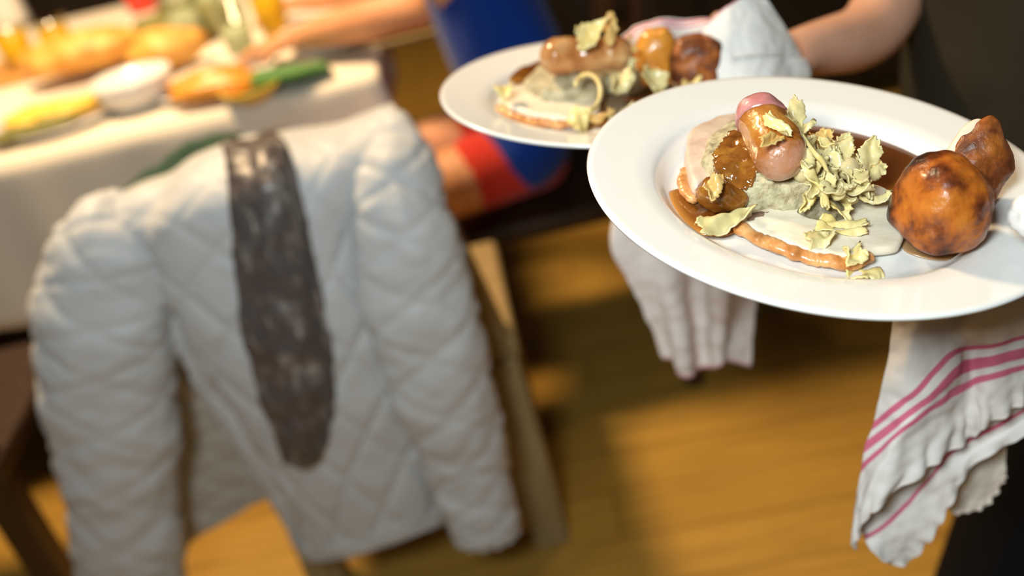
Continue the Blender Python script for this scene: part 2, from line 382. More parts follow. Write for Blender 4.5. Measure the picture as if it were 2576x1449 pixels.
# ---------------------------------------------------------------- chairs
def chair(name, label, m, c, rz, w=.42, dp=.4, back=.9, legw=.04, lean=.06, foot_in=0, slats=True, taper=0):
    """c: middle of the seat on the floor; local +y is the front of the chair"""
    t = thing(name, label, 'chair', (c[0], c[1], 0)); R = Matrix.Rotation(rz, 3, 'Z'); o = Vector((c[0], c[1], 0))
    P = lambda x, y, z: o+R @ Vector((x, y, z))
    b = MB().add([P(x*w/2, y*dp/2, z) for x in (-1, 1) for y in (-1, 1) for z in (.425, .465)], [(0, 1, 3, 2), (4, 6, 7, 5), (0, 4, 5, 1), (2, 3, 7, 6), (0, 2, 6, 4), (1, 5, 7, 3)])
    b.build('seat', m, t, bevel=.012, smooth=False)
    def bar(a, b_, r, nm):
        MB().tube([a, (a+b_)/2, b_], [r*.9, r, r], 4, up=R @ Vector((1, 1, 0))).build(nm, m, t, smooth=False, bevel=.004)
    hw = w/2-legw/2
    for s in (-1, 1):
        bar(P(s*(hw+.015), dp/2-.02, 0), P(s*hw, dp/2-.03, .43), legw*.6, 'leg')
        bar(P(s*(hw+.02), -dp/2-.02+foot_in, 0), P(s*hw, -dp/2+.03, .43), legw*.6, 'leg')
        bar(P(s*hw, -dp/2+.03, .44), P(s*(hw-taper), -dp/2+.03-lean, back), legw*.6, 'back_post')
    for z in ((.62, .74, back-.03) if slats else (back-.03,)):
        y = -dp/2+.03-lean*(z-.44)/(back-.44)
        q = [P(x*(hw-taper), y+d+.018*(1-x*x), z+e) for x in (-1, -.5, 0, .5, 1) for d, e in ((-.009, -.03), (.009, -.03), (.009, .03), (-.009, .03))]
        Fc = [(i*4+j, i*4+(j+1) % 4, (i+1)*4+(j+1) % 4, (i+1)*4+j) for i in range(4) for j in range(4)]+[(0, 1, 2, 3), (16, 17, 18, 19)]
        MB().add(q, Fc).build('back_rail', m, t, smooth=False)
    return t
chair('dining_chair', 'pale beige wooden chair under the white quilted jacket', beige_wood, (-.24, 1.5), 0, w=.46, dp=.36, back=.84, legw=.085, lean=.05, foot_in=.07, taper=.075)
chair('dining_chair', 'dark wooden chair with the guest in blue sitting on it', dark_wood, (.12, 1.92), PI/2, w=.42, dp=.4, back=.88, legw=.05)
chair('dining_chair', 'dark wooden chair at the left edge beside the white jacket', dark_wood, (-1.06, 1.50), 0, w=.42, back=.74, legw=.06, foot_in=.03)

sb = thing('sideboard', 'black sideboard added to darken the background behind the farther plate', 'cabinet', (1.0, 3.2, 0))  # cabinet added to fill the background with black
blackw = wood('black_stained_wood', (.006, .004, .003), (.009, .006, .004), (.012, .008, .006), rough=.5, coat=0)
MB().box((1.0, 3.2, .5), (1.5, .5, .9)).build('carcass', blackw, sb, bevel=.006, smooth=False)
MB().box((1.0, 3.19, .965), (1.56, .56, .03)).build('cabinet_top', blackw, sb, bevel=.006, smooth=False)
for i in range(3):
    x = .5+.5*i
    dr_ = MB().box((x, 2.942, .5), (.47, .018, .84)).build('door', blackw, sb, bevel=.004, smooth=False)
    MB().tube([(x+.19, 2.925, .5), (x+.19, 2.925, .62)], .008, 8).build('handle', steel, dr_)
for x in (.3, 1.7):
    for y in (2.99, 3.41): MB().box((x, y, .025), (.05, .05, .05)).build('foot', blackw, sb, smooth=False)

# ---------------------------------------------------------------- white quilted jacket over the chair back
def quilt(su, sv, amp, w=.1, k=1.0):
    def d(u, v, p):
        a, b = u*su+v*sv, u*su-v*sv
        q = lambda t: .5-abs((t-math.floor(t))-.5)
        e = min(q(a), q(b))
        return amp*(1-math.exp(-(e/w)**2))+k*.004*fbm(p, 9, 3)
    return d
Yp = lambda row: [on_y(x, y, d) for x, y, d in row]
jk = thing('quilted_jacket', 'white quilted jacket draped over the chair back below the table', 'jacket', (-.35, 1.25, .15))
rows = [Yp([(310, 560, 1.42), (450, 500, 1.42), (600, 440, 1.42), (740, 410, 1.42), (860, 395, 1.42), (985, 340, 1.42)]),
        Yp([(290, 515, 1.36), (450, 428, 1.36), (590, 372, 1.36), (720, 350, 1.36), (850, 325, 1.36), (985, 275, 1.36)]),
        Yp([(268, 530, 1.27), (450, 432, 1.27), (592, 380, 1.27), (724, 358, 1.27), (855, 335, 1.27), (1000, 285, 1.27)]),
        Yp([(272, 620, 1.235), (430, 540, 1.20), (600, 490, 1.19), (740, 465, 1.19), (880, 430, 1.20), (1030, 370, 1.24)]),
        Yp([(330, 700, 1.24), (450, 690, 1.20), (620, 660, 1.175), (780, 640, 1.17), (910, 610, 1.20), (1060, 540, 1.25)]),
        Yp([(430, 850, 1.25), (510, 860, 1.205), (660, 860, 1.17), (830, 830, 1.16), (960, 800, 1.19), (1090, 740, 1.26)]),
        Yp([(545, 1030, 1.265), (610, 1060, 1.22), (740, 1060, 1.175), (870, 1020, 1.165), (1000, 990, 1.19), (1120, 960, 1.26)]),
        Yp([(660, 1210, 1.27), (710, 1240, 1.225), (800, 1240, 1.19), (910, 1200, 1.18), (1040, 1160, 1.20), (1140, 1140, 1.26)]),
        Yp([(762, 1375, 1.275), (785, 1396, 1.24), (850, 1394, 1.215), (945, 1366, 1.20), (1065, 1325, 1.21), (1150, 1290, 1.26)])]
def bodyd(u, v, p):
    if v > .965: return .006+.003*fbm(p, 20, 2)
    x = (u-.25)*22; f = -.012*math.exp(-((u-.13-.04*math.sin(v*9))/.05)**2)*min(1, v*3)
    return quilt(4.6, 7.5, .0034*min(1.25, max(.15, (v-.2)*3.2)))(u, v, p)+f
V, Fc, UV = sheet(rows, 200, 290, bodyd); mk('body', V, Fc, shell, jk, uvs=UV, thick=.012)
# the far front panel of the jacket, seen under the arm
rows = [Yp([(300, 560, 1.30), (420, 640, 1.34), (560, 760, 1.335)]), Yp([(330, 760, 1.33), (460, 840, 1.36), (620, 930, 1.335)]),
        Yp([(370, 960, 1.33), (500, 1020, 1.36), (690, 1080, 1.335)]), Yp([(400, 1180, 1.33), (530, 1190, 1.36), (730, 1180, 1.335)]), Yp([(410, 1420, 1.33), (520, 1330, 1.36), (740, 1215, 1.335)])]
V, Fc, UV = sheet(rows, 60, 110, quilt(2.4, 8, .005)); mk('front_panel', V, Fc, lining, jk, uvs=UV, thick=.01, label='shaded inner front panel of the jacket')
def sleeve(path, su, sv, name):
    n = 80; k = 220
    C = cr([on_y(x, y, d) for x, y, d, r in path], k); Rr = cr([Vector((r, 0, 0)) for *_, r in path], k); V = []; UV = []
    for i in range(k):
        tt = (C[min(i+1, k-1)]-C[max(i-1, 0)]).normalized(); a = Vector((0, -1, 0)); a = (a-tt*a.dot(tt)).normalized(); b = tt.cross(a)
        for j in range(n):
            q = 2*PI*j/n; p = C[i]+(a*math.cos(q)*.62+b*math.sin(q))*Rr[i].x
            dn = (a*math.cos(q)+b*math.sin(q)).normalized()
            cuff = max(0, (i/k-.93)/.07)
            V.append(p+dn*(quilt(su, sv, .0034)(j/n, i/k, p)*(1-cuff)+.007*fbm(p, 13, 3)+cuff*.003*math.sin(q*14)))
            UV.append((j/n, i/k))
    Fc = [(i*n+j, i*n+(j+1) % n, (i+1)*n+(j+1) % n, (i+1)*n+j) for i in range(k-1) for j in range(n)]
    Fc.append(tuple(range(n)))
    mk(name, V, Fc, shell, jk, uvs=UV, thick=.004)
sleeve([(345, 525, 1.30, .035), (292, 620, 1.25, .074), (262, 780, 1.24, .09), (275, 960, 1.24, .092), (300, 1180, 1.25, .087), (322, 1380, 1.26, .083), (345, 1560, 1.27, .07)], 3, 9, 'sleeve')
sleeve([(955, 320, 1.30, .03), (985, 400, 1.225, .05), (1010, 560, 1.185, .062), (1055, 760, 1.17, .072), (1108, 960, 1.17, .07), (1165, 1150, 1.185, .063), (1205, 1275, 1.185, .055), (1222, 1345, 1.185, .048)], 3, 10, 'sleeve')
rows = [Yp([(520, 400, 1.42), (640, 345, 1.43), (740, 350, 1.42)]), Yp([(560, 385, 1.34), (640, 350, 1.34), (712, 352, 1.34)]), Yp([(574, 390, 1.235), (640, 365, 1.23), (705, 358, 1.235)]),
        Yp([(592, 490, 1.17), (655, 470, 1.15), (738, 460, 1.17)]), Yp([(604, 680, 1.155), (680, 670, 1.13), (786, 660, 1.15)]), Yp([(628, 880, 1.15), (720, 870, 1.12), (828, 850, 1.145)]),
        Yp([(680, 1060, 1.155), (760, 1050, 1.125), (842, 1010, 1.15)]), Yp([(712, 1165, 1.165), (765, 1165, 1.145), (832, 1105, 1.16)])]
V, Fc, UV = sheet(rows, 40, 150, lambda u, v, p: .004*math.sin(u*9+v*3)+.006*fbm(p, 22, 3))
tag(mk('scarf', V, Fc, scarf_m, uvs=UV, thick=.012), 'long dark grey speckled scarf lying over the white jacket', 'scarf')
V, Fc = blob(on_y(455, 446, 1.425), (Vector((.105, .0, .035)), Vector((0, .045, 0)), Vector((-.01, 0, .04))), .015, 14, sub=4)
tag(mk('cloth_bundle', V, Fc, green_m), 'dark green cloth bundle tucked behind the top of the white jacket', 'cloth')

# ---------------------------------------------------------------- plates
RIM, WELL = .15, -.0165
prof = [(0, WELL), (.05, WELL), (.088, WELL), (.095, WELL+.0008), (.1, WELL+.004), (.104, WELL+.0085), (.109, WELL+.0112), (.12, -.004), (.135, -.0018), (.1455, -.0002), (.149, .0003), (.1502, -.0008), (.1495, -.0026), (.145, -.004), (.125, -.0075), (.11, -.0145), (.1, -.0205), (.094, -.0235), (.092, -.0255), (.088, -.0255), (.086, -.022), (.05, -.0215), (0, -.0215)]
NF = Frame((.21, .5688, 1.0224), (.194, -.122, .973)); FF = Frame(CO+ray(1523, 211)*.9, (.15, 0, 1))
for fr, lab in ((NF, 'white wide-rimmed dinner plate nearest the camera, two roast potatoes on it'), (FF, 'white wide-rimmed dinner plate farther back, partly hidden by the nearer plate')):
    tag(MB().lathe(prof, n=160, fr=fr).build('dinner_plate', porcelain, origin=fr.c+fr.n*WELL), lab, 'plate', None)
b0 = WELL+.0006

def food(name, VF, m, label, cat, group=None):
    o = mk(name, VF[0], VF[1], m, attr=(VF[2] if len(VF) > 2 else None)); tag(o, label, cat, group); return o
def skin_strip(fr, pts, h, r, parent, m, flat=1.6):
    P = cr([fr.at(x, y, h) for x, y in pts], 90)
    P = [p+fr.n*.0012*fbm(p, 120)+fr.e2*.001*fbm(p, 90) for p in P]
    k = len(P); MB().tube(P, [r*(.35+.65*min(1, i/6, (k-1-i)/6))*(1+.25*fbm(P[i], 150)) for i in range(k)], 12, flat=.72, up=fr.n).build('skin_edge', m, parent, label='browned skin along the slice')

# near plate: gravy, meat, stuffing
food('gravy_pool', pad(NF, [(1684, 490), (1702, 540), (1742, 583), (1800, 598), (1850, 588), (1890, 560), (2000, 552), (2150, 540), (2235, 515), (2300, 470), (2350, 400), (2345, 372), (2250, 340), (2150, 317), (2060, 312), (1950, 335), (1850, 385), (1770, 445), (1712, 477)], b0, .0022), gravy,
     'glossy brown gravy pool in the well of the nearer plate', 'gravy')
def slice_(fr, outl, m, label, t, strip, h, r=.0035, base=None, dome=0):
    V, Fc, A = pad(fr, outl, b0+.002 if base is None else base, t, dome, .0012, 50)
    c = sum(V, Vector())/len(V); T = thing('meat_slice', label, 'meat', c)
    mk('meat', V, Fc, m, T, attr=A); skin_strip(fr, strip, h, r, T, mskin); return T
slice_(NF, [(1852, 566), (1900, 598), (1970, 628), (2050, 653), (2130, 664), (2185, 648), (2258, 634), (2266, 570), (2240, 500), (2180, 480), (2080, 500), (1960, 530)], meat,
       'large pale meat slice lying flat in front on the nearer plate', .006, [(1850, 566), (1895, 594), (1960, 625), (2040, 648), (2110, 662), (2160, 655), (2185, 640)], b0+.0042, .0052)
slice_(NF, [(1722, 398), (1738, 358), (1800, 330), (1868, 318), (1900, 350), (1880, 430), (1820, 480), (1770, 500), (1738, 500), (1722, 450)], meatpink,
       'pinkish meat slice leaning behind the stuffing at left of the nearer plate', .012, [(1724, 425), (1720, 455), (1728, 485), (1752, 505)], b0+.006, .0038, dome=.004)
st_out = [(1788, 502), (1762, 455), (1782, 405), (1840, 372), (1930, 372), (2010, 405), (2080, 455), (2100, 510), (2070, 540), (1970, 548), (1885, 545), (1830, 525)]
stf = thing('stuffing_mound', 'coarse grey-green stuffing mound under the sausage on the nearer plate', 'stuffing', NF.at(1920, 470, b0))
V, Fc, A = pad(NF, st_out, b0+.001, .022, .012, .0042, 75, n=150, fine=4); stuff_V = V
mk('crumb', V, Fc, stuffing, stf, attr=A)
mask = [(1795, 400), (1838, 340), (1900, 345), (1915, 410), (1990, 440), (2045, 438), (2062, 452), (2010, 458), (1960, 447), (1905, 440), (1892, 476), (1860, 486), (1806, 452)]
n_ = NF.n; keep = [f for f in Fc if inpoly(*px(sum((V[i] for i in f), Vector())/len(f)), mask) and all((V[i]-NF.c).dot(n_) > b0+.008 for i in f)]
ids = sorted({i for f in keep for i in f}); re = {i: k for k, i in enumerate(ids)}
cen = NF.at(1920, 450, .015)
mk('gravy_coat', [V[i]+n_*.0022+(V[i]-cen).normalized()*.0012 for i in ids], [tuple(re[i] for i in f) for f in keep], coatg, stf, thick=.002, label='glossy gravy running over the stuffing')
V, Fc = blob(NF.at(1815, 492, -.002), (NF.e1*.0165-NF.n*.003, NF.e2*.012, NF.n*.0105), .003, 75)
food('glazed_morsel', (V, Fc), coatg, 'gravy-covered brown morsel at the left end of the nearer stuffing', 'meat')
V, Fc = blob(NF.at(1902, 556, b0+.004), (NF.e1*.014+NF.e2*.003, NF.e2*.008, NF.n*.005), .003, 120)
food('meat_scrap', (V, Fc), brownmeat, 'small dark crumbly meat scrap at the left tip of the flat slice', 'meat')
V, Fc = blob(NF.at(2075, 535, b0+.008), (NF.e1*.014, NF.e2*.009, NF.n*.009), .004, 90)
food('stuffing_lump', (V, Fc), textured('dark_stuffing', [(.3, (.1, .08, .05)), (.7, (.3, .26, .16))], 140, .5, .8, .002), 'small dark stuffing lump right of the nearer stuffing mound', 'stuffing')

def sausage(fr, a, b, r, m, label, endm=None, waist=0):
    a, b = Vector(a), Vector(b); T = thing('sausage', label, 'sausage', (a+b)/2-fr.n*r); n, k = 40, 46; d = (b-a).normalized(); L = (b-a).length
    s1 = fr.n-d*fr.n.dot(d); s1.normalize(); s2 = d.cross(s1); V = []; A = []; V2 = []
    def ringp(z, j, grow=0):
        t = z*(L+2*r)-r
        rr = r*math.sqrt(max(0, 1-min(1, max(0, -t/r))**2)) if t < 0 else (r*math.sqrt(max(0, 1-min(1, (t-L)/r)**2)) if t > L else r)
        rr *= 1+.06*math.sin(z*5+.5)-waist*(math.exp(-((z-.42)/.05)**2)+math.exp(-((z-.68)/.05)**2))
        q = 2*PI*j/n; p = a+d*t+s1*math.cos(q)*rr+s2*math.sin(q)*rr
        return p+(s1*math.cos(q)+s2*math.sin(q))*(fbm(p, 75)*.0013+grow)*min(1, rr/r*1.2)
    for i in range(k+1):
        z = .5-.5*math.cos(PI*i/k)
        for j in range(n): V.append(ringp(z, j)); A.append(z)
    Fc = [(i*n+j, i*n+(j+1) % n, (i+1)*n+(j+1) % n, (i+1)*n+j) for i in range(k) for j in range(n)]
    mk('casing', V, Fc, m, T, attr=A)
    if endm:
        kk = 16
        for i in range(kk+1):
            z = 1-.28*(1-i/kk)
            for j in range(n):
                zz = z-(.05*math.sin(2*PI*j/n+1))*(1-i/kk)
                V2.append(ringp(zz, j, .0009 if i else -.0006))
        mk('bare_end', V2, [(i*n+j, i*n+(j+1) % n, (i+1)*n+(j+1) % n, (i+1)*n+j) for i in range(kk) for j in range(n)], endm, T, label='bare pink end of the sausage')
    return T
sausage(NF, NF.at(1962, 388, .026), NF.at(1913, 296, .034), .0158, saus, 'short thick glazed sausage with a pink end on the nearer plate', saus_end)

# potatoes
def potato(fr, p, ax, m, label, pinch, rough, sc, seed, cut=None):
    T = thing('roast_potato', label, 'potato', Vector(p)-ax[2])
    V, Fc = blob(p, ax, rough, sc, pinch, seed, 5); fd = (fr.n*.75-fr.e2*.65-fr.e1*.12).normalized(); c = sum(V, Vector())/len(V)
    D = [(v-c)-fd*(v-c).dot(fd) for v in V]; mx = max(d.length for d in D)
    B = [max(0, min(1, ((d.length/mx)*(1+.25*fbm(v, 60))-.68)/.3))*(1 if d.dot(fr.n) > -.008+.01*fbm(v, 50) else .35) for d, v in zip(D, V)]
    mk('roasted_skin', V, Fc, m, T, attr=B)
    if cut:
        V, Fc = blob(Vector(p)+cut, (ax[0]*.93, ax[1]*.93, ax[2]*.93), rough*.5, sc, pinch, seed+2, 4); mk('cut_side', V, Fc, cutpot, T, label='pale cut side of the potato')
def p1(q):
    q = q.copy(); k = (abs(q.x)**2.6+abs(q.y)**2.6+abs(q.z)**2.6)**(-1/2.6); q = q*(k*.97)
    if q.z < -.55: q.z = -.55-(abs(q.z)-.55)*.45
    s = 1-.1*q.z+.05*q.x; q.x *= s; q.y *= s; return q
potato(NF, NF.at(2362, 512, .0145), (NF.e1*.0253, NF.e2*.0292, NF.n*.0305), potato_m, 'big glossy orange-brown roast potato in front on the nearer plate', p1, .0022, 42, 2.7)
def p2(q):
    q = q.copy(); s = 1-.42*max(0, q.z)-.1*q.x; q.x *= s; q.y *= s*.8; q.z *= 1.08; return q
up2 = (NF.n*.9+NF.e1*.12+NF.e2*.35).normalized()
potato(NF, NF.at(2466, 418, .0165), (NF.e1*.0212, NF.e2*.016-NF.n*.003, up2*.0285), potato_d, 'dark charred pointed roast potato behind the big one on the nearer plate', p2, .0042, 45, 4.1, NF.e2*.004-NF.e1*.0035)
V, Fc, A = pad(NF, [(2270, 625), (2330, 652), (2400, 655), (2455, 635), (2470, 600), (2380, 560), (2290, 570)], b0, .0012)
food('brown_patch', (V, Fc, A), mat('thin_brown_film', (.38, .22, .1), .2, .4), 'thin brown patch under the big potato on the nearer plate', 'gravy')  # flat glossy brown patch around the potato's base

# vegetable crisps
def shaving(p, L, Wd, dirv, nrm, curl, seed, twist=.3, ragged=.25):
    rnd = random.Random(seed); d = Vector(dirv).normalized(); nn = Vector(nrm); nn = (nn-d*nn.dot(d)).normalized(); s = d.cross(nn)
    nu, nv = 13, 22; V = []; c = Vector(p)
    ph = rnd.random()*6; off = Vector((rnd.random()*9, rnd.random()*9, rnd.random()*9))
    pos = Vector(); ang = -curl/2; pts = []
    for i in range(nv):
        pts.append((pos.copy(), ang)); pos += (d*math.cos(ang)+nn*math.sin(ang))*(L/(nv-1)); ang += curl/(nv-1)*(1+.7*math.sin(i*.6+ph))
    mid = sum((q for q, _ in pts), Vector())/nv
    for i, (q, an) in enumerate(pts):
        t = i/(nv-1); wv = Wd*(.68+.3*math.sin(PI*(.08+.84*t)+.5*math.sin(ph)))*(1+1.5*ragged*noise.noise(Vector((t*7, seed, 0))))
        up = -d*math.sin(an)+nn*math.cos(an); tw = twist*(t-.5)*4
        sd = s*math.cos(tw)+up*math.sin(tw)
        for j in range(nu):
            u = j/(nu-1)-.5
            e = wv*(1+.22*ragged*4*noise.noise(Vector((t*16, u*2, seed+3)))) 
            jag = Wd*.22*noise.noise(Vector((u*9, seed*1.7, 4 if t > .5 else 9)))*abs(2*t-1)**3
            w_ = c+q-mid+sd*u*e+d*jag+up*(.0018*math.sin(u*6+ph+t*5)+.35*Wd*u*u*math.sin(ph))
            V.append(w_+up*.0025*noise.noise((w_+off)*130))
    Fc = [(i*nu+j, i*nu+j+1, (i+1)*nu+j+1, (i+1)*nu+j) for i in range(nv-1) for j in range(nu-1)]
    return V, Fc
def crisp(fr, x, y, h, L, Wd, deg, tilt, curl, seed, m, label, group=None, twist=.3, name='vegetable_crisp', lean=0):
    a = math.radians(deg); d = fr.e1*math.cos(a)+fr.e2*math.sin(a); s = -fr.e1*math.sin(a)+fr.e2*math.cos(a)
    d = d*math.cos(math.radians(tilt))+fr.n*math.sin(math.radians(tilt))
    nrm = fr.n+s*math.tan(math.radians(lean))
    V, Fc = shaving(fr.at(x, y, h), L*.9, Wd*.9, d, nrm, curl, seed, twist)
    o = mk(name, V, Fc, shav_m[m], thick=.0009); tag(o, label, 'vegetable crisp', group)
G1 = 'crisps heaped beside the nearer sausage'; HL = 'pale crinkled vegetable crisp in the heap right of the nearer sausage'
crisp(NF, 2003, 292, .030, .026, .013, 80, 70, .8, 11, 0, 'pale crisp standing upright at the top of the heap by the nearer sausage', None, .5)
crisp(NF, 2022, 318, .026, .02, .014, 20, 15, 1.2, 12, 0, HL, G1)
crisp(NF, 2068, 350, .018, .02, .018, 40, 20, 1.4, 13, 2, 'golden brown crisp at the back of the heap by the nearer sausage', None)
crisp(NF, 2050, 372, .02, .02, .014, 150, 20, 1.6, 14, 0, HL, G1)
crisp(NF, 2110, 382, .018, .024, .016, 10, 20, 1.3, 15, 0, HL, G1, lean=-30)
crisp(NF, 2090, 410, .018, .022, .016, 60, 25, 1.8, 16, 0, HL, G1, lean=-30)
crisp(NF, 2135, 410, .012, .02, .014, 120, 25, 1.5, 17, 0, HL, G1)
crisp(NF, 2188, 385, .02, .02, .017, 35, 50, 1.0, 18, 0, 'fan-shaped pale crisp at the right tip of the heap on the nearer plate', None, lean=-25)
crisp(NF, 2195, 428, .01, .022, .014, 25, 15, 1.4, 19, 0, HL, G1, lean=-20)
crisp(NF, 2052, 445, .02, .026, .017, 95, 30, 1.2, 20, 1, HL, G1, lean=-35)
crisp(NF, 2078, 478, .014, .024, .012, 75, 45, .8, 21, 1, HL, G1, lean=-30)
crisp(NF, 2110, 455, .014, .022, .014, 130, 20, 1.8, 22, 0, HL, G1)
crisp(NF, 2150, 470, .01, .024, .011, -25, 5, 1.3, 23, 0, HL, G1)
crisp(NF, 2200, 492, .002, .026, .014, -20, 8, 2.2, 24, 0, 'curled crisp with a wide end left of the big roast potato', None)
crisp(NF, 2105, 512, .0, .026, .02, 80, 10, .9, 25, 1, 'pale crisp draped from the heap onto the flat meat slice', None)
crisp(NF, 2030, 400, .028, .02, .012, 70, 15, 1.5, 37, 0, HL, G1)
crisp(NF, 2122, 557, -.005, .03, .013, -12, 4, .5, 26, 1, 'upper of two pale crisps lying on the flat meat slice', None)
crisp(NF, 2115, 578, -.006, .034, .009, -14, 2, .4, 27, 1, 'lower narrow pale crisp lying on the flat meat slice', None)
crisp(NF, 2062, 600, -.006, .02, .017, 20, 5, .5, 28, 0, 'small pale crisp lying near the front skin edge of the meat slice', None)
crisp(NF, 2150, 640, -.006, .018, .017, 30, 15, 2.2, 29, 1, 'rolled yellow crisp at the front edge of the meat slice', None)
crisp(NF, 2174, 685, b0+.0012, .024, .018, 0, 0, .25, 30, 1, 'flat pale yellow crisp lying alone on the nearer plate in front', None, .05)
crisp(NF, 1956, 312, .0478, .021, .0095, -62, -12, .5, 31, 1, 'pale yellow crisp stuck on top of the nearer sausage', None, .1, lean=-15)
crisp(NF, 1942, 350, .0435, .017, .008, 15, 0, .7, 36, 2, 'small tan crisp stuck on the middle of the nearer sausage', None, .1, lean=-25)
crisp(NF, 1828, 552, -.004, .042, .017, 14, 5, .8, 32, 0, 'large ragged pale crisp lying in the gravy at left of the nearer plate', None)
crisp(NF, 1795, 470, .012, .022, .012, 60, 25, 1.3, 33, 2, 'gravy-browned crisp beside the glazed morsel on the nearer plate', None)
crisp(NF, 2030, 505, .006, .016, .01, 40, 15, .6, 34, 1, 'small tan crisp stuck on the front of the nearer stuffing', None, lean=-40)
rnd = random.Random(5)
for i in range(14):
    x, y = [(2040, 395), (2062, 420), (2095, 392), (2120, 362), (2072, 440), (2140, 440), (2168, 412), (2100, 478), (2036, 420), (2130, 488), (2165, 450), (2085, 368), (2048, 468), (2175, 470)][i]
    crisp(NF, x, y, .012+.008*rnd.random()-.006*(x > 2120), .014+.006*rnd.random(), .011+.005*rnd.random(), rnd.random()*180, 10+25*rnd.random(), 1.2+1.5*rnd.random(), 70+i, rnd.choice((0, 0, 1)), HL, G1, lean=-40*rnd.random())
P = cr([NF.at(x, y, h) for x, y, h in [(1995, 318, .034), (2020, 345, .034), (2050, 385, .032), (2068, 405, .028), (2080, 430, .022), (2088, 460, .014)]], 30)
tag(MB().tube(P, [.0016+.0008*math.sin(i*.5)*.4 for i in range(30)], 8).build('vegetable_strand', shav_m[1]), 'long thin tan strand lying across the crisps on the nearer plate', 'vegetable strand')
for i, (x, y, h, r) in enumerate([(2133, 424, .014, .0072), (2020, 432, .016, .0066), (2160, 432, .01, .006)]):
    V, Fc = blob(NF.at(x, y, h), (NF.e1*r, NF.e2*r, NF.n*r), .0006, 140, sub=3)
    food('baby_onion', (V, Fc), bead_m, ['glassy round baby onion in the middle of the heap of crisps', 'glassy baby onion between the nearer sausage and the crisps', 'smaller glassy baby onion at the right of the heap of crisps'][i], 'onion')

# far plate
food('gravy_pool', pad(FF, [(1278, 225), (1320, 195), (1390, 172), (1480, 180), (1600, 190), (1690, 210), (1690, 260), (1600, 300), (1500, 322), (1420, 315), (1330, 280)], b0, .0022), gravy, 'brown gravy pool under the food on the farther plate', 'gravy')
slice_(FF, [(1255, 262), (1300, 232), (1370, 215), (1440, 225), (1500, 260), (1500, 305), (1430, 318), (1340, 305), (1280, 285)], meat,
       'pale meat slice with browned edge at left of the farther plate', .008, [(1254, 266), (1290, 290), (1340, 306), (1400, 312), (1450, 312)], b0+.004, .005)
fst = food('stuffing_mound', pad(FF, [(1320, 250), (1350, 215), (1400, 195), (1480, 200), (1530, 225), (1500, 265), (1430, 278), (1360, 272)], b0+.002, .016, .01, .004, 42), stuffing, 'grey-brown stuffing mound in front of the farther sausage', 'stuffing')
V, Fc, A = pad(FF, [(1280, 226), (1310, 200), (1400, 168), (1420, 185), (1380, 205), (1300, 235)], b0+.002, .012, 0, .001)
food('brown_crust', (V, Fc, A), coatg, 'flat brown gravy-soaked crust left of the farther sausage', 'meat')
V, Fc, A = pad(FF, [(1380, 190), (1460, 180), (1560, 180), (1640, 200), (1600, 240), (1500, 230), (1420, 220)], b0+.002, .02, .006, .003)
food('stuffing_mound', (V, Fc, A), stuffing, 'flat stuffing base right under the farther sausage', 'stuffing')
sausage(FF, FF.at(1402, 142, .028), FF.at(1550, 134, .028), .0158, sausage_far, 'plump golden glazed sausage lying across the farther plate', None, .07)
potato(FF, FF.at(1752, 155, .014), (FF.e1*.026, FF.e2*.022, FF.n*.027), potato_d, 'dark brown roast potato at the right of the farther plate', p1, .004, 34, 6.2)
potato(FF, FF.at(1648, 152, .012), (FF.e1*.021, FF.e2*.02, FF.n*.03), potato_o, 'orange roast potato between sausage and dark potato on the farther plate', p1, .003, 34, 9.2)
for a in [(1490, 80, .055, .036, .024, 10, 25, 1.4, 51, 1, 'bright yellow crisp crowning the farther sausage', -30), (1535, 72, .055, .03, .013, 70, 70, .5, 52, 2, 'olive crisp standing behind the yellow one on the farther sausage', 0),
          (1562, 205, .016, .036, .02, 30, 20, 2.4, 53, 0, 'pale curled crisp below the middle of the farther plate\'s food', -40), (1590, 172, .02, .02, .008, 70, 60, .8, 54, 0, 'thin pointed crisp right of the farther sausage', -20),
          (1645, 212, .012, .034, .03, 80, 35, .9, 55, 0, 'wide pale crisp in front of the orange potato', -40), (1455, 302, .0, .03, .02, 70, 25, 1.5, 56, 1, 'crumpled yellow crisp at the front edge of the farther plate', -20),
          (1565, 285, .0, .034, .013, 25, 10, 1.6, 57, 0, 'long pale crisp half hidden behind the nearer rim', 0), (1742, 208, .004, .022, .014, 20, 30, 1.0, 58, 1, 'small crisp in front of the dark far potato', 0),
          (1270, 226, .006, .02, .018, 40, 15, .9, 59, 1, 'pale square crisp at the left tip of the farther gravy', 0), (1580, 130, .03, .022, .004, -40, 20, .8, 60, 2, 'thin brown crisp sliver between farther sausage and potato', 0),
          (1575, 110, .034, .022, .004, 50, 30, .8, 61, 2, 'upper brown crisp sliver near the orange potato', 0), (1510, 290, .0, .03, .01, -30, 15, 1.2, 62, 2, 'tan crisp lying in the farther gravy', 0)]:
    crisp(FF, *a[:9], a[9], a[10], None, .4, lean=a[11])
P = [FF.at(1478+38*math.sin(t)-10*t/3, 235-48*math.cos(t), .022+.004*math.sin(t*2)) for t in [(-1.1+i*.14) for i in range(29)]]
tag(MB().tube(P, .0021, 8).build('vegetable_strand', shav_m[1]), 'looped tan strand standing over the farther stuffing', 'vegetable strand')

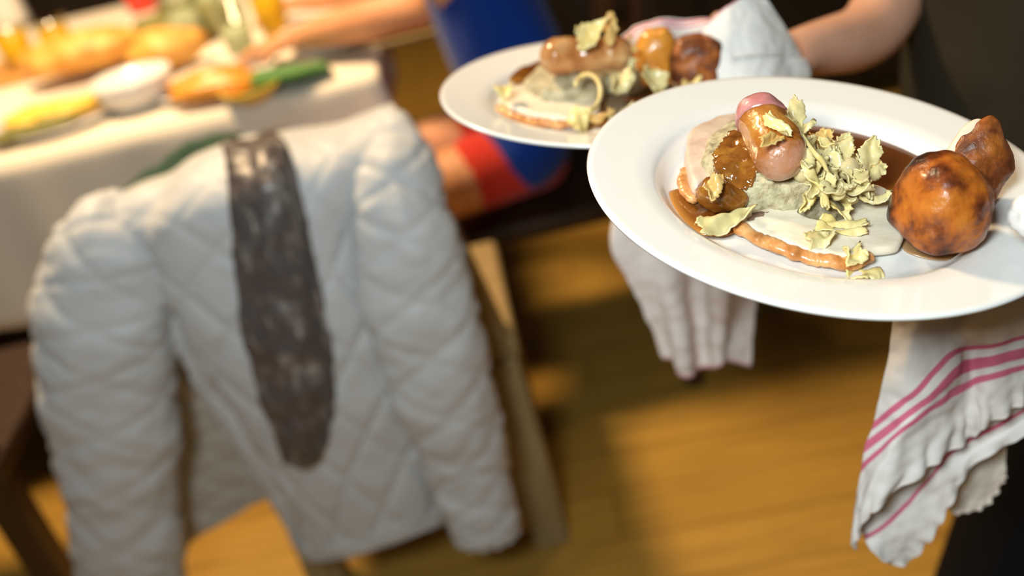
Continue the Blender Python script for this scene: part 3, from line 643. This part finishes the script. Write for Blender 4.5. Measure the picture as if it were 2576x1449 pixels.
# ---------------------------------------------------------------- waiter
SK = skinm
wt = thing('person', 'waiter in a dark shirt and black trousers carrying two plates', 'person', (.62, .95, 0))
def hand(J, E, pre, wrist, palm, fdir, side, curl_dir, thumb_dir, r=.0085):
    """palm with four fingers of unequal length and a thumb leaving its side"""
    w, p = Vector(wrist), Vector(palm); f = Vector(fdir).normalized(); s = Vector(side).normalized(); c = Vector(curl_dir).normalized(); td = Vector(thumb_dir).normalized()
    J[pre+'palm'] = (w+(p-w)*.5, (.03, .018)); E.append((pre+'wrist', pre+'palm'))
    J[pre+'knuckle'] = (p, (.034, .016)); E.append((pre+'palm', pre+'knuckle'))
    for i, (o, L) in enumerate(((-.03, .07), (-.01, .08), (.011, .075), (.03, .058))):
        a = p+s*o+f*.016
        pts = [a, a+f*L*.4+c*L*.08, a+f*L*.68+c*L*.26, a+f*L*.85+c*L*.5]
        last = pre+'knuckle'
        for k, q in enumerate(pts):
            nm = f'{pre}f{i}{k}'; J[nm] = (q, r*(1.05-.1*k)); E.append((last, nm)); last = nm
    a = w+(p-w)*.35+s*-.028
    last = pre+'palm'
    for k, q in enumerate((a+td*.012, a+td*.035, a+td*.058+c*.003, a+td*.074+c*.008)):
        nm = f'{pre}t{k}'; J[nm] = (q, .0115-.0012*k); E.append((last, nm)); last = nm
J = {'pelvis': ((.66, .97, .95), (.12, .15)), 'waist': ((.63, .97, 1.1), (.1, .135)), 'chest': ((.62, .97, 1.3), (.11, .16)), 'neckb': ((.62, .97, 1.47), .065), 'neck': ((.605, .97, 1.55), .052),
     'jaw': ((.585, .97, 1.61), (.06, .06)), 'head': ((.60, .97, 1.69), (.085, .075)), 'crown': ((.605, .97, 1.77), .055)}
E = [('pelvis', 'waist'), ('waist', 'chest'), ('chest', 'neckb'), ('neckb', 'neck'), ('neck', 'jaw'), ('jaw', 'head'), ('head', 'crown')]
J.update({'Lsh': ((.62, .79, 1.42), .055), 'Lel': ((.67, .66, 1.15), .042), 'Lwrist': ((.45, .575, .975), .027),
          'Rsh': ((.62, 1.15, 1.42), .055), 'Rel': ((.62, 1.17, 1.12), .045), 'Rmid': (on_y(2200, 95, .985), .039), 'Rwrist': (on_y(2005, 130, .925), .027)})
E += [('chest', 'Lsh'), ('Lsh', 'Lel'), ('Lel', 'Lwrist'), ('chest', 'Rsh'), ('Rsh', 'Rel'), ('Rel', 'Rmid'), ('Rmid', 'Rwrist')]
hand(J, E, 'L', (.45, .575, .975), (.345, .57, .965), (-1, 0, -.05), (0, 1, 0), (.1, 0, .25), (-.8, -.45, .55))
hand(J, E, 'R', J['Rwrist'][0], (.272, .872, .957), (-.95, -.1, .05), (0, -1, 0), (.05, 0, .3), (-.8, .2, .65))
for sd, y, kx, ky, ax in (('L', .86, .585, .85, .46), ('R', 1.07, .64, 1.07, .84)):
    J[sd+'hip'] = ((.65, y, .88), .095); J[sd+'knee'] = ((kx, ky, .5), .06); J[sd+'calf'] = ((kx+(ax-kx)*.35, ky, .35), .056); J[sd+'ankle'] = ((ax, ky, .1), .038); J[sd+'toe'] = ((ax-.16, ky, .035), .032)
    E += [('pelvis', sd+'hip'), (sd+'hip', sd+'knee'), (sd+'knee', sd+'calf'), (sd+'calf', sd+'ankle'), (sd+'ankle', sd+'toe')]
def face(v, c=Vector((.60, .97, 1.68))):
    d = v-c
    if -.09 < d.z < .1 and d.x < -.04:
        v = v.copy(); n = math.exp(-(d.y/.013)**2)*math.exp(-((d.z+.02)/.022)**2); v.x -= .022*n
        for s in (-1, 1): v.x += .008*math.exp(-((d.y-s*.03)/.014)**2-((d.z-.012)/.012)**2)
        v.x += .005*math.exp(-(d.y/.024)**2-((d.z+.058)/.005)**2)
    return v
skin('body', J, E, 'pelvis', SK, wt, sculpt=face)
grow = lambda ks, g: {k: (J[k][0], tuple(x+g for x in J[k][1]) if isinstance(J[k][1], tuple) else J[k][1]+g) for k in ks}
JJ = grow(['waist', 'chest', 'neckb', 'Lsh', 'Rsh', 'Lel', 'Rel'], .02); JJ['waist'] = ((.635, .97, 1.1), (.15, .17)); JJ['pelvis'] = ((.655, .97, .96), (.16, .18)); JJ['hem'] = ((.66, .97, .83), (.165, .185)); JJ['neckb'] = ((.62, .97, 1.47), .075)
skin('shirt', JJ, [('hem', 'pelvis'), ('pelvis', 'waist'), ('waist', 'chest'), ('chest', 'neckb'), ('chest', 'Lsh'), ('Lsh', 'Lel'), ('chest', 'Rsh'), ('Rsh', 'Rel')], 'chest', shirt_m, wt)
ap = [[Vector((.63-.155*math.cos(a)*(1+.03*z), .97+.2*math.sin(a), .62+z)) for a in [x*.2 for x in range(-6, 7)]] for z in (0.72, .55, .35, .2, 0)]
V, Fc, UV = sheet(ap, 50, 50, lambda u, v, p: .006*fbm(p, 8)); mk('apron', V, Fc, shirt_m, wt, thick=.003)
JJ = grow(['pelvis', 'Lhip', 'Rhip', 'Lknee', 'Rknee', 'Lcalf', 'Rcalf', 'Lankle', 'Rankle'], .018)
skin('trousers', JJ, [('pelvis', 'Lhip'), ('Lhip', 'Lknee'), ('Lknee', 'Lcalf'), ('Lcalf', 'Lankle'), ('pelvis', 'Rhip'), ('Rhip', 'Rknee'), ('Rknee', 'Rcalf'), ('Rcalf', 'Rankle')], 'pelvis', black_cloth, wt)
for ax, y in ((.46, .85), (.84, 1.07)):
    V, Fc = blob((ax-.06, y, .045), (Vector((.15, 0, 0)), Vector((0, .05, 0)), Vector((.015, 0, .05))), 0, pinch=lambda q: Vector((q.x, q.y*(1-.15*q.x), max(q.z, -.85)))); mk('shoe', V, Fc, black_leather, wt)
V, Fc = blob((.617, .97, 1.715), (Vector((.094, 0, 0)), Vector((0, .086, 0)), Vector((0, 0, .085))), .006, 40, pinch=lambda q: Vector((max(q.x, -.55), q.y, max(q.z, -.45 if q.x > -.2 else .35)))); mk('hair', V, Fc, hair_m, wt)

# ---------------------------------------------------------------- tea towels in the waiter's hands
nt = thing('tea_towel', 'white tea towel with pink stripes hanging under the nearer plate', 'towel', (.33, .57, .6))
def trow(pts, d): return [on_y(x, y, d+(dd[0] if dd else 0)) for x, y, *dd in pts]
wr = lambda s, k: (lambda u, v, p: .0032*s*fbm(p, 26, 3)+(.0026*math.sin(u*k+3*fbm(p, 30, 2))*max(0, (v-.8)/.2)))
rows = [trow([(2290, 690, .02), (2380, 690), (2480, 690, -.01), (2560, 680), (2700, 640)], .575),
        trow([(2252, 795, .015), (2340, 790), (2420, 785, .008), (2500, 770, -.012), (2700, 700)], .575),
        trow([(2234, 910, .012), (2310, 870), (2400, 830, .008), (2460, 825, -.006), (2700, 770)], .57),
        trow([(2196, 1062, .012), (2290, 985, -.004), (2380, 890), (2440, 868, .012), (2500, 862), (2590, 836)], .57),
        trow([(2176, 1120, .012), (2290, 1035, -.004), (2400, 935), (2440, 915, .012), (2500, 905), (2590, 880)], .568),
        trow([(2168, 1180, .012), (2262, 1090, -.004), (2370, 1005), (2440, 965, .012), (2500, 948), (2590, 925)], .566),
        trow([(2155, 1270, .01), (2225, 1180, -.006), (2350, 1095), (2430, 1040, .01), (2490, 1005), (2580, 970)], .566),
        trow([(2148, 1385, .008), (2192, 1290, -.008), (2330, 1180, -.004), (2440, 1107, .008), (2490, 1066, .0), (2575, 1014)], .566)]
V, Fc, UV = sheet(rows, 90, 130, wr(1, 60))
mk('front_fold', V, Fc, towel_mat('pink_striped_linen', [(.422, .466), (.534, .622), (.682, .73)]), nt, uvs=UV, thick=.0022)
rows = [trow([(2165, 1200, .01), (2260, 1060), (2390, 960), (2500, 900), (2640, 860)], .59), trow([(2160, 1290, .008), (2250, 1150), (2380, 1060), (2490, 990), (2630, 950)], .588),
        trow([(2172, 1345, .0), (2238, 1302), (2304, 1236), (2360, 1170), (2420, 1110), (2600, 1010)], .586), trow([(2176, 1358, .0), (2248, 1318), (2318, 1250), (2375, 1180), (2440, 1130), (2610, 1030)], .585),
        trow([(2190, 1385, -.004), (2255, 1380), (2320, 1320), (2385, 1220), (2450, 1145), (2620, 1045)], .582), trow([(2222, 1412, -.004), (2285, 1422), (2345, 1345), (2400, 1252), (2458, 1165), (2640, 1060)], .58)]
V, Fc, UV = sheet(rows, 80, 90, wr(1, 55)); mk('back_fold', V, Fc, towel_mat('single_striped_linen', [(.4, .475)]), nt, uvs=UV, thick=.0022)
rows = [trow([(2330, 1130), (2430, 1050), (2540, 980)], .615), trow([(2360, 1210), (2450, 1160), (2530, 1120)], .613), trow([(2390, 1285), (2470, 1262), (2528, 1190)], .612), trow([(2398, 1290), (2474, 1272), (2532, 1200)], .61)]
V, Fc, UV = sheet(rows, 50, 40, wr(1.2, 40)); mk('inner_corner', V, Fc, towel_mat('shade_tinted_linen', [(.98, .99)], (.76, .7, .6)), nt, uvs=UV, thick=.0022)  # rearmost layer: its shade is put into the beige base colour
# wrap round the thumb at the rim
V, Fc = blob(on_y(2596, 545, .475), (Vector((.0125, 0, .001)), Vector((0, .014, 0)), Vector((-.001, 0, .012))), .003, 70)
mk('thumb_wrap', V, Fc, towel_mat('thumb_linen', [(.98, .99)]), nt, label='fold of the towel around the thumb')
# towel of the far hand
ft = thing('tea_towel', 'white tea towel wrapped over the hand behind the farther plate', 'towel', (.29, .9, .7))
plain = towel_mat('white_linen', [(.0, .02)], (.82, .82, .8))
rows = [trow([(1740, 100, -.01), (1800, 45, -.005), (1870, -8, .0), (1922, -6, .01)], .875), trow([(1775, 120, -.03), (1830, 75, -.025), (1900, 40, -.015), (1960, 60, .0)], .88),
        trow([(1800, 160, -.045), (1850, 135, -.045), (1930, 120, -.035), (2004, 120, -.01)], .885), trow([(1810, 215, -.05), (1870, 190, -.05), (1950, 170, -.04), (2030, 165, -.015)], .885), trow([(1830, 300, -.045), (1890, 270, -.045), (1970, 240, -.035), (2036, 215, -.01)], .885)]
V, Fc, UV = sheet(rows, 60, 60, lambda u, v, p: .003*fbm(p, 30)-.005*math.exp(-((v-.52-.1*u)/.03)**2)*(u > .3)); mk('hand_wrap', V, Fc, plain, ft, uvs=UV, thick=.003)
rows = [trow([(1545, 112), (1620, 62, -.005), (1700, 50), (1790, 60), (1850, 30)], .93), trow([(1575, 120), (1640, 85, -.01), (1715, 85), (1800, 70), (1860, 60)], .92), trow([(1600, 150), (1660, 118, -.01), (1740, 120), (1820, 110), (1880, 110)], .915)]
V, Fc, UV = sheet(rows, 50, 40, lambda u, v, p: .005*fbm(p, 32)); mk('rim_fold', V, Fc, towel_mat('rim_linen', [(.1, .2), (.3, .36)]), ft, uvs=UV, thick=.003)
rows = [trow([(1700, 260), (1760, 250, -.02), (1830, 240), (1900, 250, -.015), (1960, 250)], .9), trow([(1545, 560), (1640, 560, -.02), (1720, 560), (1810, 560, -.02), (1900, 580)], .9),
        trow([(1600, 700), (1665, 720, -.02), (1745, 720), (1810, 720, -.025), (1905, 730)], .9), trow([(1640, 800), (1690, 815, -.02), (1755, 815), (1820, 815, -.02), (1890, 820)], .9), trow([(1672, 900), (1715, 940, -.015), (1775, 935), (1820, 915, -.02), (1875, 915)], .9)]
V, Fc, UV = sheet(rows, 80, 100, lambda u, v, p: .006*fbm(p, 18)+.007*math.sin(u*17+3*v)); mk('hanging_end', V, Fc, towel_mat('hanging_linen', [(.98, .99)], (.78, .7, .66)), ft, uvs=UV, thick=.003)

# ---------------------------------------------------------------- guest in blue at the end of the table
gu = thing('person', 'seated guest in a blue top and red shorts reaching over the table', 'person', (.1, 1.9, 0))
J = {'pelvis': ((.11, 1.9, .585), (.1, .11)), 'waist': ((.08, 1.9, .72), (.09, .1)), 'chest': ((.04, 1.9, .93), (.1, .12)), 'neckb': ((.0, 1.9, 1.08), .06), 'neck': ((-.02, 1.9, 1.15), .05), 'jaw': ((-.05, 1.9, 1.2), .058), 'head': ((-.04, 1.9, 1.29), (.082, .072)), 'crown': ((-.03, 1.9, 1.36), .055)}
E = [('pelvis', 'waist'), ('waist', 'chest'), ('chest', 'neckb'), ('neckb', 'neck'), ('neck', 'jaw'), ('jaw', 'head'), ('head', 'crown')]
J.update({'Lsh': ((.05, 1.74, 1.04), .052), 'Lel': (on_y(1105, 5, 1.93), .045), 'Lfore': (on_y(930, 62, 2.0)+Vector((0, 0, .01)), .043), 'Lwrist': (on_y(770, 108, 2.08)+Vector((0, 0, .015)), .03),
          'Rsh': ((.03, 2.08, 1.03), .052), 'Rel': ((-.06, 2.26, .84), .042), 'Rwrist': ((-.3, 2.42, .81), .029)})
E += [('chest', 'Lsh'), ('Lsh', 'Lel'), ('Lel', 'Lfore'), ('Lfore', 'Lwrist'), ('chest', 'Rsh'), ('Rsh', 'Rel'), ('Rel', 'Rwrist')]
hand(J, E, 'L', J['Lwrist'][0], (-.385, 2.13, .80), (-.85, .4, -.05), (.4, .85, 0), (0, 0, -.35), (-.5, -.6, -.05), .009)
hand(J, E, 'R', J['Rwrist'][0], (-.39, 2.48, .80), (-.95, .3, -.05), (-.3, -.95, 0), (0, 0, -.35), (-.8, .5, -.05), .009)
for sd, y in (('L', 1.8), ('R', 2.0)):
    J[sd+'hip'] = ((.09, y, .56), .078); J[sd+'mid'] = ((-.1, y-.03, .55), .072); J[sd+'knee'] = ((-.3, y-.04, .55), .058); J[sd+'calf'] = ((-.3, y-.04, .38), .052); J[sd+'ankle'] = ((-.28, y-.04, .1), .036); J[sd+'toe'] = ((-.42, y-.04, .035), .03)
    E += [('pelvis', sd+'hip'), (sd+'hip', sd+'mid'), (sd+'mid', sd+'knee'), (sd+'knee', sd+'calf'), (sd+'calf', sd+'ankle'), (sd+'ankle', sd+'toe')]
skin('body', J, E, 'pelvis', guest_skin, gu, sculpt=lambda v: face(v, Vector((-.04, 1.9, 1.275))))
JJ = {k: (J[k][0], tuple(x+.018 for x in J[k][1]) if isinstance(J[k][1], tuple) else J[k][1]+.018) for k in ('pelvis', 'waist', 'chest', 'neckb', 'Lsh', 'Rsh')}
JJ['pelvis'] = ((.12, 1.9, .645), (.155, .155)); JJ['waist'] = ((.09, 1.9, .76), (.155, .165)); JJ['chest'] = ((.045, 1.9, .94), (.16, .175)); JJ['Lsh'] = (J['Lsh'][0], .085); JJ['Rsh'] = (J['Rsh'][0], .085); JJ['Lhip'] = ((.1, 1.795, .58), .112); JJ['Rhip'] = ((.1, 1.995, .58), .112); JJ['Lq'] = ((.015, 1.785, .572), .106); JJ['Rq'] = ((.015, 1.985, .572), .106); JJ['Lup'] = (Vector(J['Lel'][0])*.75+Vector(J['Lsh'][0])*.25, .07); JJ['Rup'] = (Vector(J['Rel'][0])*.7+Vector(J['Rsh'][0])*.3, .07)
skin('blue_top', JJ, [('pelvis', 'Lhip'), ('Lhip', 'Lq'), ('pelvis', 'Rhip'), ('Rhip', 'Rq'), ('pelvis', 'waist'), ('waist', 'chest'), ('chest', 'neckb'), ('chest', 'Lsh'), ('Lsh', 'Lup'), ('chest', 'Rsh'), ('Rsh', 'Rup')], 'chest', blue_m, gu)
JJ = {'pelvis': ((.12, 1.9, .57), (.1, .1)), 'Lhip': ((.09, 1.8, .56), .078), 'Rhip': ((.09, 2.0, .56), .078), 'Ls': ((-.072, 1.78, .556), .083), 'Rs': ((-.072, 1.98, .556), .083)}
skin('shorts', JJ, [('pelvis', 'Lhip'), ('Lhip', 'Ls'), ('pelvis', 'Rhip'), ('Rhip', 'Rs')], 'pelvis', red_m, gu)
for y in (1.76, 1.96):
    V, Fc = blob((-.35, y, .045), (Vector((.14, 0, 0)), Vector((0, .048, 0)), Vector((.012, 0, .05))), 0, pinch=lambda q: Vector((q.x, q.y*(1-.15*q.x), max(q.z, -.85)))); mk('shoe', V, Fc, black_leather, gu)
V, Fc = blob((-.025, 1.9, 1.31), (Vector((.092, 0, 0)), Vector((0, .084, 0)), Vector((0, 0, .085))), .006, 40, pinch=lambda q: Vector((max(q.x, -.55), q.y, max(q.z, -.6 if q.x > -.2 else .35)))); mk('hair', V, Fc, hair_m, gu)

# ---------------------------------------------------------------- on the table
def tp(x, y, h=0): return on_z(x, y, TT+h)
def glass(x, y, r, h, fill, fm, label, group=None):
    c = tp(x, y); T = thing('drinking_glass', label, 'glass', c)
    MB().lathe([(0, 0), (r*.8, 0), (r*.82, .002), (r, h), (r-.002, h), (r*.78, .008), (0, .008)], c, 32).build('tumbler', glass_m, T)
    MB().lathe([(0, .0085), (r*.775, .0085), (r*.78+(r*.2)*fill, h*fill), (0, h*fill)], c, 32).build('drink', fm, T)
def bowl(x, y, r, h, m, label, fm=None, fl=None):
    c = tp(x, y); T = thing('bowl', label, 'bowl', c)
    MB().lathe([(0, 0), (r*.55, 0), (r*.6, .004), (r*.85, h*.5), (r, h), (r-.004, h), (r*.8, h*.5), (r*.5, .008), (0, .008)], c, 40).build('bowl_body', m, T)
    if fm:
        V, Fc = blob(c+Vector((0, 0, h*.72)), (Vector((r*.82, 0, 0)), Vector((0, r*.82, 0)), Vector((0, 0, h*.45))), .012, 30); mk('filling', V, Fc, fm, T)
def small_plate(x, y, r, label):
    c = tp(x, y); tag(MB().lathe([(0, 0), (r*.6, 0), (r*.66, .004), (r, .016), (r-.001, .019), (r*.64, .008), (0, .007)], c, 48).build('side_plate', white_ware), label, 'plate')
def lump(name, x, y, h, rx, ry, rz, m, label, cat, ang=0, rough=.01, group=None):
    c = tp(x, y, h+rz*.9); a = math.radians(ang)
    V, Fc = blob(c, (Vector((math.cos(a), math.sin(a), 0))*rx, Vector((-math.sin(a), math.cos(a), 0))*ry, Vector((0, 0, rz))), rough, 18); tag(mk(name, V, Fc, m), label, cat, group)
def boardx(x, y, L, Wd, ang, label):
    c = tp(x, y); q = MB().box(c+Vector((0, 0, .01)), (L, Wd, .02), math.radians(ang)); tag(q.build('serving_board', board_wood, bevel=.006, smooth=False), label, 'board')
boardx(270, 130, .62, .26, 2, 'long wooden serving board with bread at the left of the table')
lump('bread_loaf', 200, 130, .02, .15, .08, .045, bread_m, 'long golden bread loaf on the left serving board', 'bread', 4)
lump('bread_roll', 420, 120, .02, .09, .07, .04, bread_m, 'round golden bread roll on the right end of the left serving board', 'bread', 4)
glass(70, 190, .042, .13, .85, beer_m, 'glass of golden beer at the left edge of the table')
glass(170, 165, .04, .12, .8, beer_m, 'second glass of golden beer, right of the first at the table\'s left edge')
glass(700, 95, .04, .12, .85, beer_m, 'glass of golden beer near the guest\'s hand')
glass(490, 120, .042, .15, .6, water_m, 'tall water glass in the middle of the table')
glass(545, 75, .042, .15, .6, water_m, 'tall water glass behind the other one in the middle of the table')
glass(610, 130, .04, .12, .5, water_m, 'short water glass right of the two tall ones')
bowl(355, 265, .085, .065, white_ware, 'round white bowl near the front of the table')
small_plate(160, 300, .15, 'white side plate with yellow crisps at the left front of the table')
lump('yellow_crisps', 130, 282, .01, .1, .06, .02, yellow_food, 'yellow crisps piled on the left side plate', 'crisps', 10, .02)
lump('herb_heap', 80, 325, .01, .09, .035, .015, olive_food, 'dark green herbs on the front of the left side plate', 'herbs', 10, .015)
small_plate(545, 215, .13, 'white side plate with carrots in the middle front of the table')
for i, (x, y, a, l) in enumerate([(520, 196, 10, 'rear'), (545, 210, 4, 'middle'), (530, 228, -4, 'front')]):
    lump('roast_carrot', x, y, .012, .085, .022, .02, orange_food, f'{l} of the three orange roast carrots on the middle side plate', 'carrot', a, .006)
V, Fc, UV = sheet([[tp(590, 232, .004), tp(720, 212, .006), tp(835, 175, .004)], [tp(600, 205, .03), tp(710, 192, .035), tp(825, 165, .028)], [tp(610, 180, .012), tp(700, 172, .016), tp(800, 158, .01)]], 40, 30, lambda u, v, p: .005*fbm(p, 20))
tag(mk('napkin', V, Fc, napgreen, thick=.006), 'folded green napkin at the front right of the table', 'napkin')
bowl(640, 250, .06, .03, yellow_food, 'small shallow yellow dish at the table\'s front edge')
T = tp(365, 25); tag(MB().lathe([(0, 0), (.04, 0), (.045, .01), (.048, .09), (.044, .09), (.04, .012), (0, .012)], T, 32).build('candle_glass', red_glass), 'red candle glass toward the back of the table', 'candle')
lump('herb_heap', 460, 60, .0, .12, .07, .05, olive_food, 'dark green herb heap behind the water glasses', 'herbs', 0, .03)
c = tp(35, 70); tag(MB().lathe([(0, 0), (.055, 0), (.06, .02), (.05, .12), (.035, .17), (.042, .21), (.036, .21), (.03, .17), (.045, .12), (.052, .02), (0, .01)], c, 40).build('water_jug', white_ware), 'white water jug at the far left corner of the picture', 'jug')
P = [tp(700, 178, .012)+(on_y(1130, 72, 2.1)-tp(700, 178, .012))*(i/11) for i in range(12)]
tag(MB().tube(P, [.004+.003*(i/11) for i in range(12)], 10).build('wooden_skewer', beige_wood), 'thin pale wooden stick lying over the table\'s right corner', 'stick')
bowl(830, 120, .1, .05, white_ware, 'white bowl of orange food under the guest\'s hand', orange_food)
